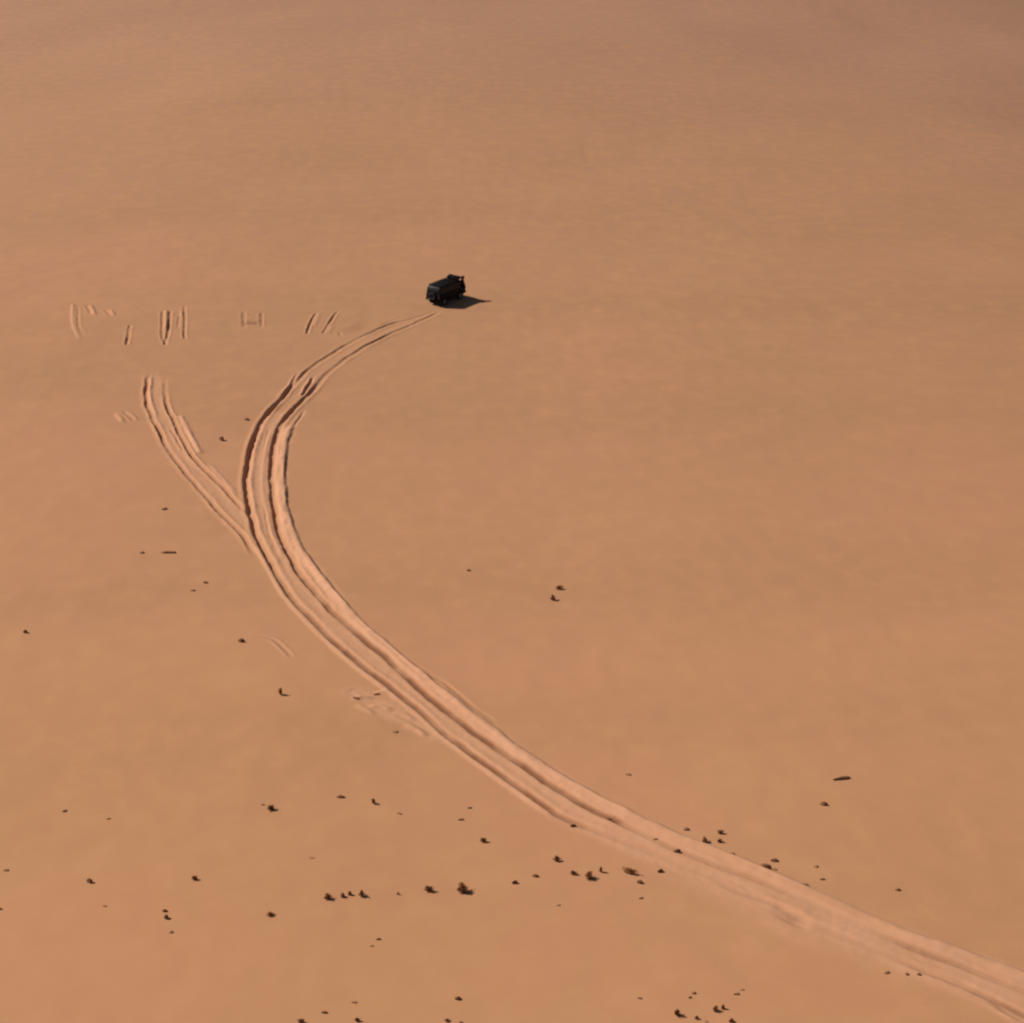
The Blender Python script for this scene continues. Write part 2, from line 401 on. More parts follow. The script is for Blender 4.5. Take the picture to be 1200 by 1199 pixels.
# smooth normals of the whole sheet, so the pieces of sand meet without a seam
zx = np.gradient(Z, XS, axis=1); zy = np.gradient(Z, YS, axis=0)
NRM = np.stack([-zx, -zy, np.ones_like(Z)], -1)
NRM /= np.linalg.norm(NRM, axis=-1, keepdims=True)
VID = np.arange(NX * NY).reshape(NY, NX)
QUADS = np.stack([VID[:-1, :-1], VID[:-1, 1:], VID[1:, 1:], VID[1:, :-1]], -1).reshape(-1, 4)
QOWN = OWNER[:-1, :-1].reshape(-1)
ALLV = np.stack([GX, GY, Z], -1).reshape(-1, 3).astype(np.float32)
ALLN = NRM.reshape(-1, 3).astype(np.float32)
ALLF = FRESH.reshape(-1).astype(np.float32)
ALLC = SHADE_SMUDGE.reshape(-1).astype(np.float32)

def sand_piece(name, own):
    q = QUADS[QOWN == own]
    used, inv = np.unique(q.reshape(-1), return_inverse=True)
    me = bpy.data.meshes.new(name)
    me.vertices.add(len(used)); me.vertices.foreach_set("co", ALLV[used].reshape(-1))
    me.loops.add(len(inv)); me.loops.foreach_set("vertex_index", inv.astype(np.int32))
    me.polygons.add(len(q)); me.polygons.foreach_set("loop_start", np.arange(0, len(inv), 4, dtype=np.int32))
    me.polygons.foreach_set("use_smooth", np.ones(len(q), bool))
    a = me.attributes.new("fresh", 'FLOAT', 'POINT'); a.data.foreach_set("value", ALLF[used])
    a = me.attributes.new("shade_smudge", 'FLOAT', 'POINT'); a.data.foreach_set("value", ALLC[used])
    me.update(calc_edges=True)
    if own:
        me.normals_split_custom_set_from_vertices(ALLN[used].tolist())
    me.materials.append(SAND)
    o = bpy.data.objects.new(name, me); col.objects.link(o)
    o["kind"] = "structure"
    return o

g = sand_piece("ground", 0); g["label"] = "open orange brown desert sand stretching across the whole view"
STRUCT = {
    1: ("track", "long wheel track of two dark ruts bending in from the bottom corner to the car"),
    2: ("track", "shorter side track forking off the outside of the bend"),
    3: ("tyre_mark", "scattered faint pale scuffs at the far end of the marks"),
    4: ("tyre_mark", "single short dark upright scratch in the sand"),
    5: ("tyre_mark", "pair of parallel strokes closed at the bottom above the side track"),
    6: ("tyre_mark", "thin upright double stroke above the end of the side track"),
    7: ("tyre_mark", "small brown scuff shaped like an H with a pale middle"),
    8: ("tyre_mark", "farther from the car of two slanting dark strokes"),
    9: ("tyre_mark", "nearer to the car of two slanting dark strokes"),
    10: ("tyre_mark", "faint crossing pale scuff beside the side track"),
    11: ("tyre_mark", "faint curved scratch outside the bend beside a dark stone"),
}
for k, (n, l) in STRUCT.items():
    o = sand_piece(n, k); o["label"] = l

# ------------------------------------------------------------------ vehicle
def link_bm(name, bm, mat, parent=None, smooth=None):
    me = bpy.data.meshes.new(name)
    bmesh.ops.recalc_face_normals(bm, faces=bm.faces)
    bm.to_mesh(me); bm.free()
    me.materials.append(mat)
    o = bpy.data.objects.new(name, me); col.objects.link(o)
    if parent: o.parent = parent
    if smooth is not None:
        for p in me.polygons: p.use_smooth = True
        me.set_sharp_from_angle(angle=R(smooth))
    return o

def add_prism(bm, prof, y_of, bevel=0.0):
    """side profile (x, z) extruded across; y_of(z) is the half width at height z"""
    n = len(prof)
    a = [bm.verts.new((x, y_of(z), z)) for x, z in prof]
    b = [bm.verts.new((x, -y_of(z), z)) for x, z in prof]
    f = [bm.faces.new(a), bm.faces.new(b[::-1])]
    for i in range(n):
        f.append(bm.faces.new((a[i], b[i], b[(i + 1) % n], a[(i + 1) % n])))
    if bevel:
        es = [e for q in f[:2] for e in q.edges]
        bmesh.ops.bevel(bm, geom=list(set(es)), offset=bevel, segments=2, affect='EDGES', profile=.5)

def add_box(bm, c, s, rot=None, bevel=0.0):
    ret = bmesh.ops.create_cube(bm, size=1)
    v = ret["verts"]
    bmesh.ops.scale(bm, vec=s, verts=v)
    if bevel:
        es = list({e for q in v for e in q.link_edges})
        r = bmesh.ops.bevel(bm, geom=es, offset=bevel, segments=2, affect='EDGES', profile=.5)
        v = list({q for f in r["faces"] for q in f.verts} | {q for q in v if q.is_valid})
    if rot: bmesh.ops.rotate(bm, cent=(0, 0, 0), matrix=rot, verts=v)
    bmesh.ops.translate(bm, vec=c, verts=v)

def add_lathe(bm, prof, seg=28, M=None):
    """(radius, offset) profile turned about the y axis"""
    rings = []
    for r, y in prof:
        rings.append([bm.verts.new((r * math.cos(2 * math.pi * k / seg), y, r * math.sin(2 * math.pi * k / seg))) for k in range(seg)])
    for i in range(len(rings) - 1):
        for k in range(seg):
            bm.faces.new((rings[i][k], rings[i][(k + 1) % seg], rings[i + 1][(k + 1) % seg], rings[i + 1][k]))
    if prof[0][0] > .001 and prof[-1][0] > .001 and prof[0] != prof[-1]:
        pass
    vs = [v for q in rings for v in q]
    if M: bmesh.ops.transform(bm, matrix=M, verts=vs)
    return rings

def add_tube(bm, pts, r, seg=8, taper=1.0):
    rings = []
    for i, p in enumerate(pts):
        p = Vector(p)
        d = (Vector(pts[min(i + 1, len(pts) - 1)]) - Vector(pts[max(i - 1, 0)])).normalized()
        u = d.orthogonal().normalized(); w = d.cross(u)
        rr = r * (1 + (taper - 1) * i / max(1, len(pts) - 1))
        rings.append([bm.verts.new(p + (u * math.cos(2 * math.pi * k / seg) + w * math.sin(2 * math.pi * k / seg)) * rr) for k in range(seg)])
    for i in range(len(rings) - 1):
        for k in range(seg):
            bm.faces.new((rings[i][k], rings[i][(k + 1) % seg], rings[i + 1][(k + 1) % seg], rings[i + 1][k]))
    bm.faces.new(rings[0][::-1]); bm.faces.new(rings[-1])

WB = 1.22; WR = 0.40; HALF = 0.88
def half_w(z): return HALF if z < 1.16 else HALF - 0.02 - (z - 1.16) * 0.13

def make_car():
    root = bpy.data.objects.new("offroad_car", None); col.objects.link(root)
    bm = bmesh.new()
    def arch(cx):
        return [(cx + .47 * math.cos(a), .40 + .47 * math.sin(a)) for a in [R(8 + 164 * k / 10) for k in range(11)]]
    low = [(-1.98, .56), (-2.02, .70), (-2.0, 1.10), (-1.97, 1.16), (1.76, 1.16), (1.95, 1.11), (2.01, 1.02), (2.03, .70), (1.98, .52)]
    low += [(1.70, .48)] + arch(WB)[0:] + [(.70, .47), (-.70, .47)] + arch(-WB) + [(-1.72, .50)]
    add_prism(bm, low, half_w, .03)
    cab = [(-1.96, 1.163), (-1.93, 1.55), (-1.86, 1.80), (-1.74, 1.90), (.4, 1.94), (1.36, 1.92), (1.50, 1.86), (1.74, 1.163)]
    add_prism(bm, cab, half_w, .05)
    body = link_bm("body", bm, PAINT, root, 35)
    # wheels
    for sx in (-1, 1):
        for sy in (-1, 1):
            w = bpy.data.objects.new("wheel", None)
            bm = bmesh.new()
            add_lathe(bm, [(.235, -.10), (.34, -.125), (.385, -.115), (WR, -.08), (WR, .08), (.385, .115), (.34, .125), (.235, .10), (.235, -.10)])
            for k in range(28):                                   # tread blocks
                a = 2 * math.pi * k / 28
                add_box(bm, ((WR + .004) * math.cos(a), .05 if k % 2 else -.05, (WR + .004) * math.sin(a)), (.024, .10, .05), Matrix.Rotation(-a, 3, 'Y'))
            tyre = link_bm("tyre", bm, RUBBER, None, 40)
            bm = bmesh.new()
            add_lathe(bm, [(.236, -.09), (.236, .085), (.215, .10), (.20, .07), (.10, .05), (.075, .075), (.0005, .08)])
            for k in range(6):
                a = 2 * math.pi * k / 6
                add_box(bm, (.145 * math.cos(a), .066, .145 * math.sin(a)), (.15, .035, .055), Matrix.Rotation(-a, 3, 'Y'), .008)
            rim = link_bm("rim", bm, ALLOY, None, 40)
            # the wheel part is the tyre's carrier: hub mesh
            bm = bmesh.new()
            add_lathe(bm, [(.0005, -.11), (.09, -.11), (.09, -.02), (.0005, -.02)], 16)
            bpy.data.objects.remove(w)
            w = link_bm("wheel", bm, TRIM, root, 40)
            tyre.parent = w; rim.parent = w
            w.location = (sx * WB, sy * (HALF - .10), WR - .02)
            w.rotation_euler = (0, R(17 * sx + 9 * sy), 0 if sy > 0 else math.pi)
    # wheel arch flares
    for sx in (-1, 1):
        for sy in (-1, 1):
            bm = bmesh.new()
            a1 = [R(4 + 172 * k / 14) for k in range(15)]
            i_ = [(sx * WB + .455 * math.cos(a), .40 + .455 * math.sin(a)) for a in a1]; o_ = [(sx * WB + .53 * math.cos(a), .40 + .53 * math.sin(a)) for a in a1]
            y0, y1 = HALF - .05, HALF + .045
            rows = [[bm.verts.new((x, sy * y, z)) for x, z in P] for P, y in ((i_, y0), (i_, y1), (o_, y1 - .015), (o_, y0))]
            for r_ in range(4):
                A, B = rows[r_], rows[(r_ + 1) % 4]
                for k in range(14): bm.faces.new((A[k], A[k + 1], B[k + 1], B[k]))
            bm.faces.new([q[0] for q in rows]); bm.faces.new([q[-1] for q in rows][::-1])
            link_bm("wheel_arch", bm, TRIM, root, 40)
    # side glass: panes set just proud of the leaning cabin side
    def pane(name, corners, mat, push, thick=.012):
        bm = bmesh.new()
        c = [Vector(q) for q in corners]; n = (c[1] - c[0]).cross(c[2] - c[0]).normalized()
        if n.dot(Vector(push)) < 0: n = -n
        a = [bm.verts.new(q + n * .006) for q in c]; b = [bm.verts.new(q - n * thick) for q in c]
        bm.faces.new(a); bm.faces.new(b[::-1])
        for i in range(len(c)): bm.faces.new((a[i], b[i], b[(i + 1) % len(c)], a[(i + 1) % len(c)]))
        bmesh.ops.bevel(bm, geom=bm.edges[:], offset=.004, segments=1, affect='EDGES')
        return link_bm(name, bm, mat, root)
    for sy in (-1, 1):
        def P(x, z): return (x, sy * half_w(z), z)
        pane("window", [P(-1.80, 1.24), P(-.72, 1.24), P(-.72, 1.76), P(-1.70, 1.76)], GLASS, (0, sy, 0))
        pane("window", [P(-.62, 1.24), P(.46, 1.24), P(.46, 1.77), P(-.62, 1.77)], GLASS, (0, sy, 0))
        pane("window", [P(.55, 1.24), P(1.60, 1.24), P(1.40, 1.77), P(.55, 1.77)], GLASS, (0, sy, 0))
        # doors: thin proud skins with their handles
        bm = bmesh.new()
        add_box(bm, (.28, sy * (HALF + .004), .84), (.98, .02, .60), None, .008)
        d = link_bm("door", bm, PAINT, root)
        bm = bmesh.new(); add_box(bm, (-.10, sy * (HALF + .03), 1.05), (.16, .035, .03), None, .008)
        link_bm("handle", bm, TRIM, d)
        bm = bmesh.new()                                          # step along the sill
        add_tube(bm, [(-.66, sy * (HALF + .05), .42), (.66, sy * (HALF + .05), .42)], .04, 10)
        for x in (-.45, .45): add_box(bm, (x, sy * (HALF - .06), .44), (.05, .20, .04))
        link_bm("side_step", bm, TRIM, root)
        bm = bmesh.new()                                          # mirror
        add_box(bm, (1.62, sy * (HALF + .16), 1.33), (.10, .20, .18), None, .03)
        add_tube(bm, [(1.60, sy * (HALF - .04), 1.24), (1.62, sy * (HALF + .10), 1.30)], .02, 8)
        link_bm("mirror", bm, TRIM, root)
        bm = bmesh.new()                                          # lamps
        add_lathe(bm, [(.105, -.02), (.105, .02), (.09, .035), (.0005, .05)], 20, Matrix.Translation((2.025, sy * .62, .90)) @ Matrix.Rotation(R(-90), 4, 'Z'))
        link_bm("headlight", bm, LAMP, root, 40)
        bm = bmesh.new(); add_box(bm, (-2.02, sy * .77, .88), (.05, .13, .26), None, .012)
        link_bm("tail_light", bm, REDLAMP, root)
    def x_ws(z): return 1.74 + (z - 1.163) * (1.50 - 1.74) / (1.86 - 1.163)
    pane("windshield", [(x_ws(1.22), -.76, 1.22), (x_ws(1.22), .76, 1.22), (x_ws(1.80), .69, 1.80), (x_ws(1.80), -.69, 1.80)], GLASS, (1, 0, .3))
    pane("rear_window", [(-1.957, -.68, 1.23), (-1.957, .68, 1.23), (-1.934, .66, 1.53), (-1.934, -.66, 1.53)], GLASS, (-1, 0, 0))
    bm = bmesh.new(); add_box(bm, (2.06, 0, .58), (.16, 1.72, .22), None, .04); link_bm("bumper", bm, TRIM, root)
    bm = bmesh.new(); add_box(bm, (-2.06, 0, .60), (.14, 1.70, .18), None, .04); link_bm("bumper", bm, TRIM, root)
    bm = bmesh.new()                                              # grille with bars
    add_box(bm, (2.025, 0, .90), (.03, .90, .26), None, .01)
    for k in range(7): add_box(bm, (2.05, -.36 + .12 * k, .90), (.03, .03, .22))
    link_bm("grille", bm, TRIM, root)
    bm = bmesh.new(); add_box(bm, (-2.14, .45, .62), (.014, .44, .12), None, .004); link_bm("number_plate", bm, PLATE, root)
    # spare wheel on the tailgate
    bm = bmesh.new()
    M = Matrix.Translation((-2.14, -.12, 1.02)) @ Matrix.Rotation(R(90), 4, 'Z')
    add_lathe(bm, [(.20, -.09), (.33, -.11), (.375, -.06), (.375, .06), (.33, .11), (.20, .09), (.18, .05), (.0005, .05)], 28, M)
    sp = link_bm("spare_wheel", bm, RUBBER, root, 40)
    bm = bmesh.new()
    add_lathe(bm, [(.19, .055), (.17, .085), (.08, .07), (.0005, .09)], 20, M); link_bm("rim", bm, TRIM, sp, 40)
    # roof rack with a strapped dark load
    bm = bmesh.new()
    for sy in (-1, 1):
        add_tube(bm, [(-1.78, sy * .66, 2.03), (1.2, sy * .66, 2.03)], .022, 8)
        for x in (-1.6, -.7, .2, 1.1): add_tube(bm, [(x, sy * .66, 1.90), (x, sy * .66, 2.03)], .018, 8)
    for k in range(16): add_box(bm, (-1.76 + k * .196, 0, 1.995), (.07, 1.32, .022))
    for x in (-1.78, 1.2): add_tube(bm, [(x, -.66, 2.03), (x, .66, 2.03)], .022, 8)
    link_bm("roof_rack", bm, TRIM, root, 50)
    # raised air intake on the front pillar, with its hood
    bm = bmesh.new()
    add_tube(bm, [(1.80, -.92, 1.02), (1.76, -.92, 1.24), (1.62, -.88, 1.68), (1.58, -.86, 1.86), (1.57, -.86, 2.14)], .14, 14)
    add_box(bm, (1.60, -.86, 2.20), (.34, .30, .18), None, .04)
    link_bm("air_intake", bm, RUSTPIPE, root, 45)
    bm = bmesh.new()
    add_tube(bm, [(-1.85, .3, .40), (-2.10, .34, .40)], .035, 10); link_bm("exhaust_pipe", bm, TRIM, root, 45)
    bm = bmesh.new()                                              # chassis and axles closing the underside
    for sy in (-1, 1): add_box(bm, (0, sy * .42, .50), (3.7, .12, .14))
    for sx in (-1, 1): add_tube(bm, [(sx * WB, -.74, .38), (sx * WB, .74, .38)], .05, 10)
    add_box(bm, (0, 0, .62), (3.5, 1.50, .10))
    link_bm("chassis", bm, TRIM, root)
    return root

car = make_car()
pr = at(518, 358.0); pf = at(537.5, 350.5)                        # wheels of the side that is seen
d = pf - pr; heading = math.atan2(d[1], d[0])
mid = (pr + pf) / 2 + np.array([-math.sin(heading), math.cos(heading)]) * (HALF - .10)
mid = mid + np.array([0.16, 0.0])
car.location = (mid[0], mid[1], ground_z(mid[0], mid[1]) + 0.0)
car.rotation_euler = (0, 0, heading)
bm = bmesh.new()                                                  # rolled canvas strapped across the front of the rack
pts = [(1.26 + .012 * math.sin(k * 1.3), -.74 + 1.3 * k / 9, .16 + .012 * math.sin(k * 2.1)) for k in range(10)]
add_tube(bm, pts, .16, 16)
pts = [(.93 + .012 * math.sin(k * 1.7), -.70 + 1.2 * k / 9, .14 + .012 * math.sin(k * 2.6)) for k in range(10)]
add_tube(bm, pts, .14, 16)
for y_ in (-.45, .30):
    for q in range(2):
        c_, r_ = ((1.26, .16), (.93, .14))[q]
        ring = [(c_ + (r_ + .012) * math.cos(t * math.pi / 8), y_, r_ + (r_ + .012) * math.sin(t * math.pi / 8)) for t in range(17)]
        add_tube(bm, ring, .012, 5)
roll = link_bm("canvas_roll", bm, CANVAS, None, 40)
roll.location = car.matrix_basis @ Vector((0, 0, 0))
roll.rotation_euler = car.rotation_euler
roll.location = Vector(car.location) + Vector((0, 0, 2.012))
tag(roll, "dark canvas roll lying on the roof of the black car", "luggage")
tag(car, "lone boxy black off-road car seen from behind, driving away at the end of the track", "car")

# ------------------------------------------------------------------ stones and shrubs
def stone_mesh(k):
    rnd = random.Random(100 + k)
    bm = bmesh.new(); bmesh.ops.create_icosphere(bm, subdivisions=3, radius=.5)
    sq = Vector((1, rnd.uniform(.7, 1), rnd.uniform(.75, 1.0)))
    planes = [(Vector((rnd.gauss(0, 1), rnd.gauss(0, 1), rnd.gauss(0, .7))).normalized(), rnd.uniform(.27, .42)) for _ in range(9)]
    for v in bm.verts:
        p = v.co.copy()
        for n, dd in planes:
            e = p.dot(n) - dd
            if e > 0: p -= n * e * .85
        p *= 1 + .05 * math.sin(p.x * 13 + k) * math.sin(p.y * 11 + 2 * k) * math.cos(p.z * 12)
        v.co = Vector((p.x * sq.x, p.y * sq.y, p.z * sq.z))
    zs = sorted(v.co.z for v in bm.verts); z0 = zs[len(zs) // 6]
    xs = [v.co.x for v in bm.verts]; f = 1 / (max(xs) - min(xs)); fz = 1 / (zs[-1] - z0)
    for v in bm.verts: v.co = Vector((v.co.x * f, v.co.y * f, (v.co.z - z0) * fz))
    me = bpy.data.meshes.new("stone"); bm.to_mesh(me); bm.free()
    for p in me.polygons: p.use_smooth = True
    me.set_sharp_from_angle(angle=R(28))
    me.materials.append(STONE)
    return me

def shrub_mesh(k):
    rnd = random.Random(500 + k)
    bm = bmesh.new()
    tips = []
    for i in range(26):
        a = rnd.uniform(0, 2 * math.pi); el = R(rnd.uniform(18, 85)); ln = rnd.uniform(.55, 1.0)
        dx, dy, dz = math.cos(a) * math.cos(el) * .5, math.sin(a) * math.cos(el) * .5, math.sin(el)
        p = [(0, 0, -.08), (dx * ln * .45, dy * ln * .45, dz * ln * .5), (dx * ln, dy * ln, dz * ln * .9)]
        add_tube(bm, p, .028, 4, .35)
        tips.append(Vector(p[2])); tips.append(Vector(p[1]) * .5 + Vector(p[2]) * .5); tips.append(Vector(p[1]))
    for t in tips:
        for _ in range(7):
            c = t + Vector((rnd.gauss(0, .07), rnd.gauss(0, .07), rnd.gauss(0, .06)))
            if c.z < .0: c.z = .02
            u = Vector((rnd.gauss(0, 1), rnd.gauss(0, 1), rnd.gauss(0, 1))).normalized(); w = u.orthogonal().normalized()
            s = rnd.uniform(.03, .06)
            bm.faces.new([bm.verts.new(c + q) for q in (u * s * 1.6, w * s * .7, -u * s * 1.6, -w * s * .7)])
    xs = [v.co.x for v in bm.verts]; zs = [v.co.z for v in bm.verts]
    f = 1 / (max(xs) - min(xs)); fz = 1 / max(zs)
    for v in bm.verts: v.co = Vector((v.co.x * f, v.co.y * f, v.co.z * fz))
    me = bpy.data.meshes.new("shrub"); bm.to_mesh(me); bm.free()
    me.materials.append(SHRUB)
    return me

STONES = [stone_mesh(k) for k in range(7)]
SHRUBS = [shrub_mesh(k) for k in range(6)]
STONES_PALE = []
for m_ in STONES:
    c_ = m_.copy(); c_.materials[0] = STONE2; STONES_PALE.append(c_)

# x, y, width, height in the photograph, kind (b shrub, s dark stone, p pale brown stone), group, label
ITEMS = [
    # open sand by the bend
    (549.7, 669, 6, 6, "p", "bend", "tiny brown stone alone on the smooth sand inside the bend"),
    (656.7, 690, 11, 6, "b", "bend", "flat dark tuft, farther one of two close together right of the bend"),
    (649, 703, 8, 8, "b", "bend", "round dark tuft, nearer one of two close together right of the bend"),
    (261, 516, 7, 7, "s", "bend", "dark stone between the side track and the bend"),
    (290, 492, 6, 8, "p", "bend", "faint brown stone touching the outside of the bend near its top"),
    (194, 597, 8, 6, "p", "bend", "small brown stone below the middle of the side track, topmost on that side"),
    (167, 648, 7, 6, "p", "bend", "round faint stone left of the long low smudge of stone"),
    (199.5, 648, 20, 7, "p", "bend", "long low brown stone lying flat left of where the tracks join"),
    (241, 683, 7, 7, "p", "bend", "upper brown stone of a pair below where the tracks join"),
    (226.5, 692, 7, 5, "p", "bend", "lower paler stone of a pair below where the tracks join"),
    (31, 742, 6, 6, "s", "bend", "tiny dark stone alone near the left edge, halfway down"),
    (284, 752, 9, 6, "s", "bend", "dark stone at the end of the faint curved scratch"),
    (330, 814, 6, 13, "b", "bend", "upright narrow brown tuft alone left of the scuffed sand"),
    (464, 858, 10, 5, "p", "bend", "flat brown stone at the lower edge of the scuffed sand"),
    (418, 819, 10, 5, "p", "bend", "faint stone at the far left tip of the scuffed sand"),
    (442, 814, 9, 5, "p", "bend", "faint flat stone on top of the scuffed sand beside the long track"),
    # scattered on the plain left of the track
    (77, 951, 7, 6, "p", "plain", "faint brown stone, left one of a pair alone in the lower left plain"),
    (128, 960, 6, 4, "p", "plain", "very faint stone, right one of a pair alone in the lower left plain"),
    (308, 943, 6, 4, "p", "plain", "tiny faint stone just left of a darker tuft"),
    (320, 949, 11, 8, "b", "plain", "dark tuft with a tiny faint stone at its left"),
    (401, 934, 11, 5, "s", "plain", "flat brown stone, left end of a descending line of three"),
    (439, 942, 7, 8, "b", "plain", "upright brown tuft, middle of a descending line of three"),
    (469, 954, 7, 5, "p", "plain", "faint stone, right end of a descending line of three"),
    (551.5, 947, 7, 5, "p", "plain", "faint stone, upper one of two close below the long track"),
    (541, 961, 8, 6, "p", "plain", "brown stone, lower one of two close below the long track"),
    (568.5, 987, 10, 7, "b", "plain", "lone dark tuft between the long track and the row of tufts"),
    (366.5, 1006, 8, 3, "p", "plain", "very faint flat stone alone above the left end of the row of tufts"),
    (8, 1020, 9, 6, "p", "plain", "faint stone at the left edge, upper one of two"),
    (1, 1066, 8, 4, "s", "plain", "brown stone cut by the left edge, lower one of two"),
    (107, 1034, 9, 8, "s", "plain", "round dark stone alone low on the left plain"),
    (123, 1062, 7, 4, "p", "plain", "faint stone below and right of a round dark stone"),
    (230, 1031, 9, 7, "b", "plain", "round dark tuft alone above a column of three"),
    (194, 1068, 7, 5, "s", "plain", "dark stone, top of a column of three"),
    (195.5, 1076, 6, 8, "s", "plain", "dark stone, middle of a column of three"),
    (201, 1092, 6, 6, "p", "plain", "pale stone, bottom of a column of three"),
    (319.5, 1073, 14, 6, "b", "plain", "flat dark tuft with a long shadow below the left end of the row"),
    (443.6, 1101, 7, 6, "p", "plain", "faint stone, upper one of two on empty sand below the row of tufts"),
    (436, 1109, 6, 4, "p", "plain", "barely visible stone, lower one of two on empty sand below the row of tufts"),
    # the row of tufts
    (386, 1054, 12, 9, "b", "row", "broad dark tuft at the left end of the row"),
    (402, 1051, 6, 8, "s", "row", "small brown stone, second from the left in the row"),
    (410.5, 1049, 5, 8, "s", "row", "small brown stone, third from the left in the row"),
    (425, 1050, 9, 11, "b", "row", "upright dark tuft right of two small brown stones in the row"),
    (466.5, 1048, 4, 10, "p", "row", "thin upright pale stone standing alone in the widest gap of the row"),
    (505.5, 1045, 14, 9, "b", "row", "dark tuft with shadow left of the biggest tuft in the row"),
    (544, 1045, 16, 14, "b", "row", "biggest round dark tuft in the row"),
    (604.5, 1035, 8, 6, "s", "row", "dark stone, first right of the biggest tuft in the row"),
    (628.6, 1027, 9, 5, "s", "row", "flat dark stone, second right of the biggest tuft in the row"),
    (655, 1009, 13, 9, "b", "row", "dark tuft set above the row between stone and track"),
    (674, 1025, 12, 7, "b", "row", "flat dark tuft, left one of three crowded where the row nears the track"),
    (691, 1029, 11, 11, "b", "row", "ragged dark tuft, middle one of three crowded where the row nears the track"),
    (705, 1022, 5, 11, "b", "row", "narrow upright tuft, right one of three crowded where the row nears the track"),
    (742, 1024, 24, 9, "b", "row", "longest flat olive brown bush touching the churned edge of the track"),
    (775, 1022, 8, 6, "s", "row", "brown stone right of the longest flat bush, at the track edge"),
    (751.5, 1035, 8, 6, "s", "row", "brown stone just below the longest flat bush"),
    (751.5, 1053, 7, 5, "p", "row", "paler stone, the second one down below the longest flat bush"),
    (655, 1061, 7, 4, "p", "row", "very faint stone alone below the crowded three tufts"),
    # on and beside the lower track
    (673, 969, 8, 5, "s", "trackside", "small dark stone on the lower rut where it fades out"),
    (715, 960, 9, 5, "s", "trackside", "dark stone lying in the upper rut, farther up the track"),
    (769, 983, 7, 4, "p", "trackside", "faint stone in the middle of the pale track"),
    (795, 998, 10, 6, "s", "trackside", "dark stone lying in the upper rut, nearer down the track"),
    (737.6, 908, 8, 5, "p", "trackside", "faint stone alone on smooth sand above the track"),
    (805, 972, 8, 8, "p", "trackside", "soft brown stone on the outer bank left of three dark tufts"),
    (827, 987, 8, 8, "b", "trackside", "left one of three dark tufts by the outer bank"),
    (846, 977, 10, 6, "b", "trackside", "topmost one of three dark tufts by the outer bank"),
    (844.7, 987, 9, 6, "b", "trackside", "lowest one of three dark tufts by the outer bank"),
    (858, 1002, 8, 5, "p", "trackside", "brown stone half buried in the crest of the outer bank"),
    (899.6, 1017, 14, 7, "s", "trackside", "broad brown stone on the outer bank, largest of three together"),
    (909.6, 1009, 10, 5, "s", "trackside", "flat brown stone, topmost of three together on the outer bank"),
    (908, 1019, 8, 5, "p", "trackside", "small pale stone at the foot of a broad one on the outer bank"),
    (957, 1016, 7, 6, "p", "trackside", "faint stone, upper one of two above the outer bank"),
    (964, 1031, 7, 6, "p", "trackside", "faint stone, lower one of two above the outer bank"),
    (944, 1038, 9, 5, "p", "trackside", "faint stone on the outer bank just left of a loose pair"),
    (1052, 1043, 7, 8, "p", "trackside", "upright faint stone alone above the track near the right edge"),
    (990, 913, 24, 4.5, "s", "trackside", "longest flat brown stone out on the smooth right plain"),
    (966.5, 943, 10, 6, "s", "trackside", "brown stone below and left of the longest flat stone on the right plain"),
    (1040.5, 1140, 8, 6, "p", "trackside", "round brown stone, left of two upright ones below the track"),
    (1063, 1142, 5, 8, "p", "trackside", "thin upright stone, middle of three below the track"),
    (1077, 1143, 5, 8, "p", "trackside", "thin upright stone, right one of three below the track"),
    # along the bottom edge
    (355, 1198, 11, 7, "b", "bottom", "dark tuft cut by the bottom edge, leftmost along it"),
    (381, 1187, 9, 4, "s", "bottom", "flat dark stone at the bottom, left of a faint one and a tuft"),
    (416, 1175, 8, 5, "p", "bottom", "faint stone above a dark tuft at the bottom edge"),
    (420.4, 1197, 10, 6, "b", "bottom", "dark tuft at the bottom edge below a faint stone"),
    (537.5, 1171, 8, 6, "s", "bottom", "dark stone above a pair at the bottom edge, middle of the view"),
    (526, 1197, 10, 5, "b", "bottom", "flat tuft at the bottom edge, left one of a pair in the middle"),
    (542, 1199, 7, 4, "s", "bottom", "small stone at the bottom edge, right one of a pair in the middle"),
    (750, 1170, 7, 6, "p", "bottom", "faint lone stone left of the cluster at the bottom"),
    (813, 1164, 6, 7, "p", "bottom", "upright faint stone at the top of the bottom cluster"),
    (808.6, 1169, 5, 6, "p", "bottom", "faint stone touching the top one of the bottom cluster"),
    (795, 1190, 10, 11, "b", "bottom", "biggest dark tuft at the left of the bottom cluster"),
    (818, 1194, 8, 6, "b", "bottom", "dark tuft right of the biggest one in the bottom cluster"),
    (828.5, 1197, 6, 4, "p", "bottom", "tiny faint stone between two dark tufts of the bottom cluster"),
    (839, 1184, 8, 9, "b", "bottom", "dark tuft of the bottom cluster with a narrow upright stone at its right"),
    (847.6, 1182, 5, 9, "s", "bottom", "narrow upright stone leaning on a dark tuft in the bottom cluster"),
    (858.4, 1197, 7, 7, "s", "bottom", "dark stone at the lower right of the bottom cluster"),
    (864, 1165, 8, 6, "p", "bottom", "faint stone right of the bottom cluster, lower one of two"),
    (871, 1160, 6, 4, "p", "bottom", "very faint stone right of the bottom cluster, upper one of two"),
]
GROUPS = {"bend": "stones and tufts around the bend", "plain": "stones and tufts scattered on the plain", "row": "row of tufts and stones running to the track",
          "trackside": "stones and tufts beside the lower track", "bottom": "stones and tufts along the bottom edge"}
rnd = random.Random(11)
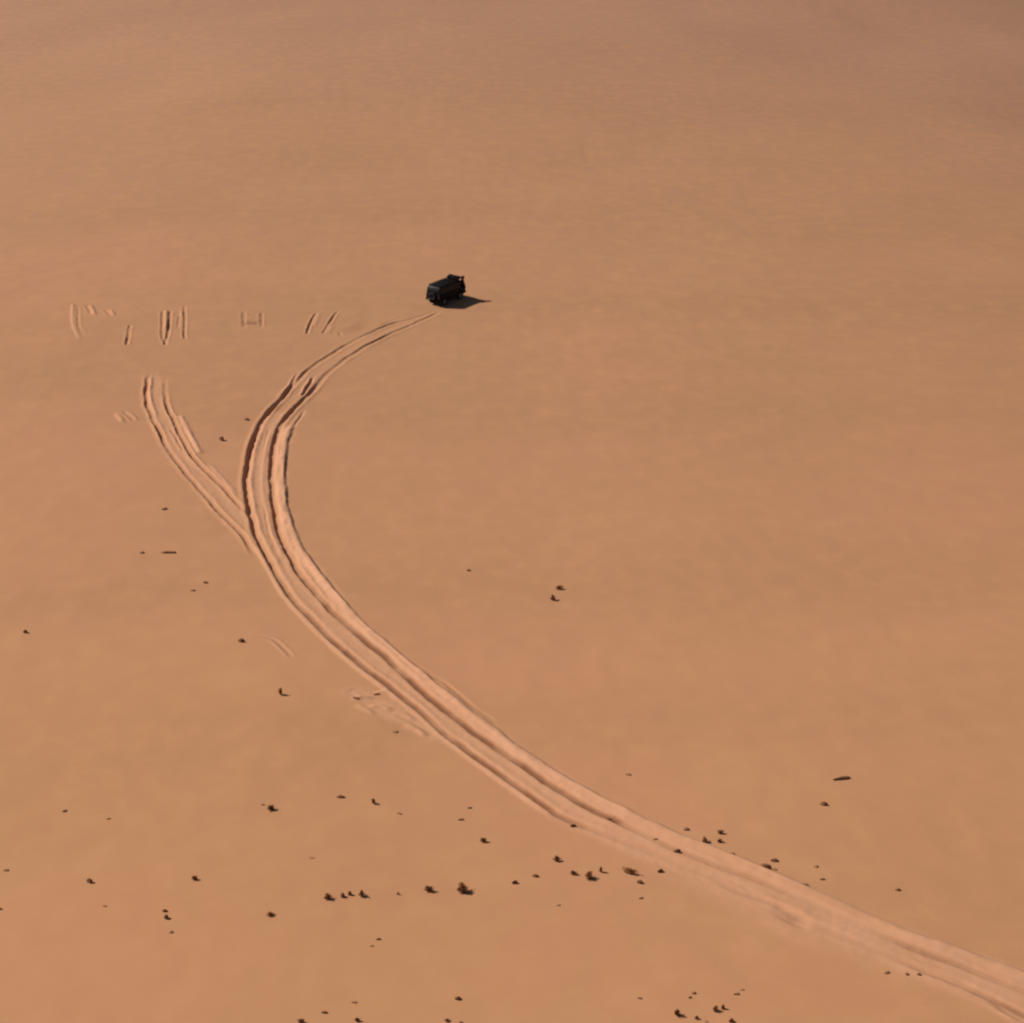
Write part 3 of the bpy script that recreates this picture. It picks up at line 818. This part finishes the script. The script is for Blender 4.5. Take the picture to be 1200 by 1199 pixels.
for i, (x, y, w, h, kind, grp, label) in enumerate(ITEMS):
    p = at(x - w * (.16 if kind != "p" else .1), y)
    s = px_m(y)
    me = (SHRUBS[i % len(SHRUBS)] if kind == "b" else (STONES if kind == "s" else STONES_PALE)[i % len(STONES)])
    o = bpy.data.objects.new("shrub" if kind == "b" else "stone", me); col.objects.link(o)
    ratio = h / w
    wm = w / s * (.95 if kind == "b" else .92)
    hm = h / s * (.95 if kind == "b" else .75)
    hm = min(hm, wm * 1.9)
    dm = min(wm, max(hm, wm * .55)) * rnd.uniform(.7, 1.0)
    if ratio < .4: dm = wm * .26
    if kind == "p": hm *= .55
    o.scale = (wm, dm, hm)
    o.rotation_euler = (0, 0, rnd.uniform(-.35, .35) + (math.pi if rnd.random() < .5 else 0))
    o.location = (p[0], p[1], ground_z(p[0], p[1]) - .015)
    tag(o, label, "shrub" if kind == "b" else "stone", GROUPS[grp])

# ------------------------------------------------------------------ light
SUN_EL = R(39); travel = Vector((.955, -.30, 0)).normalized()      # the way shadows run on the sand
to_sun = Vector((-travel.x * math.cos(SUN_EL), -travel.y * math.cos(SUN_EL), math.sin(SUN_EL)))
sd = bpy.data.lights.new("sun", 'SUN'); sd.energy = 5.0; sd.angle = R(.5); sd.color = (1.0, .94, .86)
so = bpy.data.objects.new("sun", sd); so.rotation_euler = to_sun.to_track_quat('Z', 'Y').to_euler(); so.location = (-60, 60, 80); col.objects.link(so)
w = bpy.data.worlds.new("World"); scene.world = w; w.use_nodes = True
nt = w.node_tree
sky = nt.nodes.new("ShaderNodeTexSky"); sky.sky_type = 'NISHITA'; sky.sun_disc = False
sky.sun_elevation = SUN_EL; sky.sun_rotation = math.atan2(to_sun.x, to_sun.y)
sky.dust_density = 2.0; sky.altitude = 800
bg = nt.nodes["Background"]; bg.inputs["Strength"].default_value = 0.05
nt.links.new(sky.outputs["Color"], bg.inputs["Color"])

scene.view_settings.view_transform = 'Standard'
scene.view_settings.look = 'None'
scene.view_settings.gamma = 1.0
scene.view_settings.exposure = 0.13
scene.render.engine = 'CYCLES'
scene.cycles.filter_width = 2.2
scene.cycles.max_bounces = 6
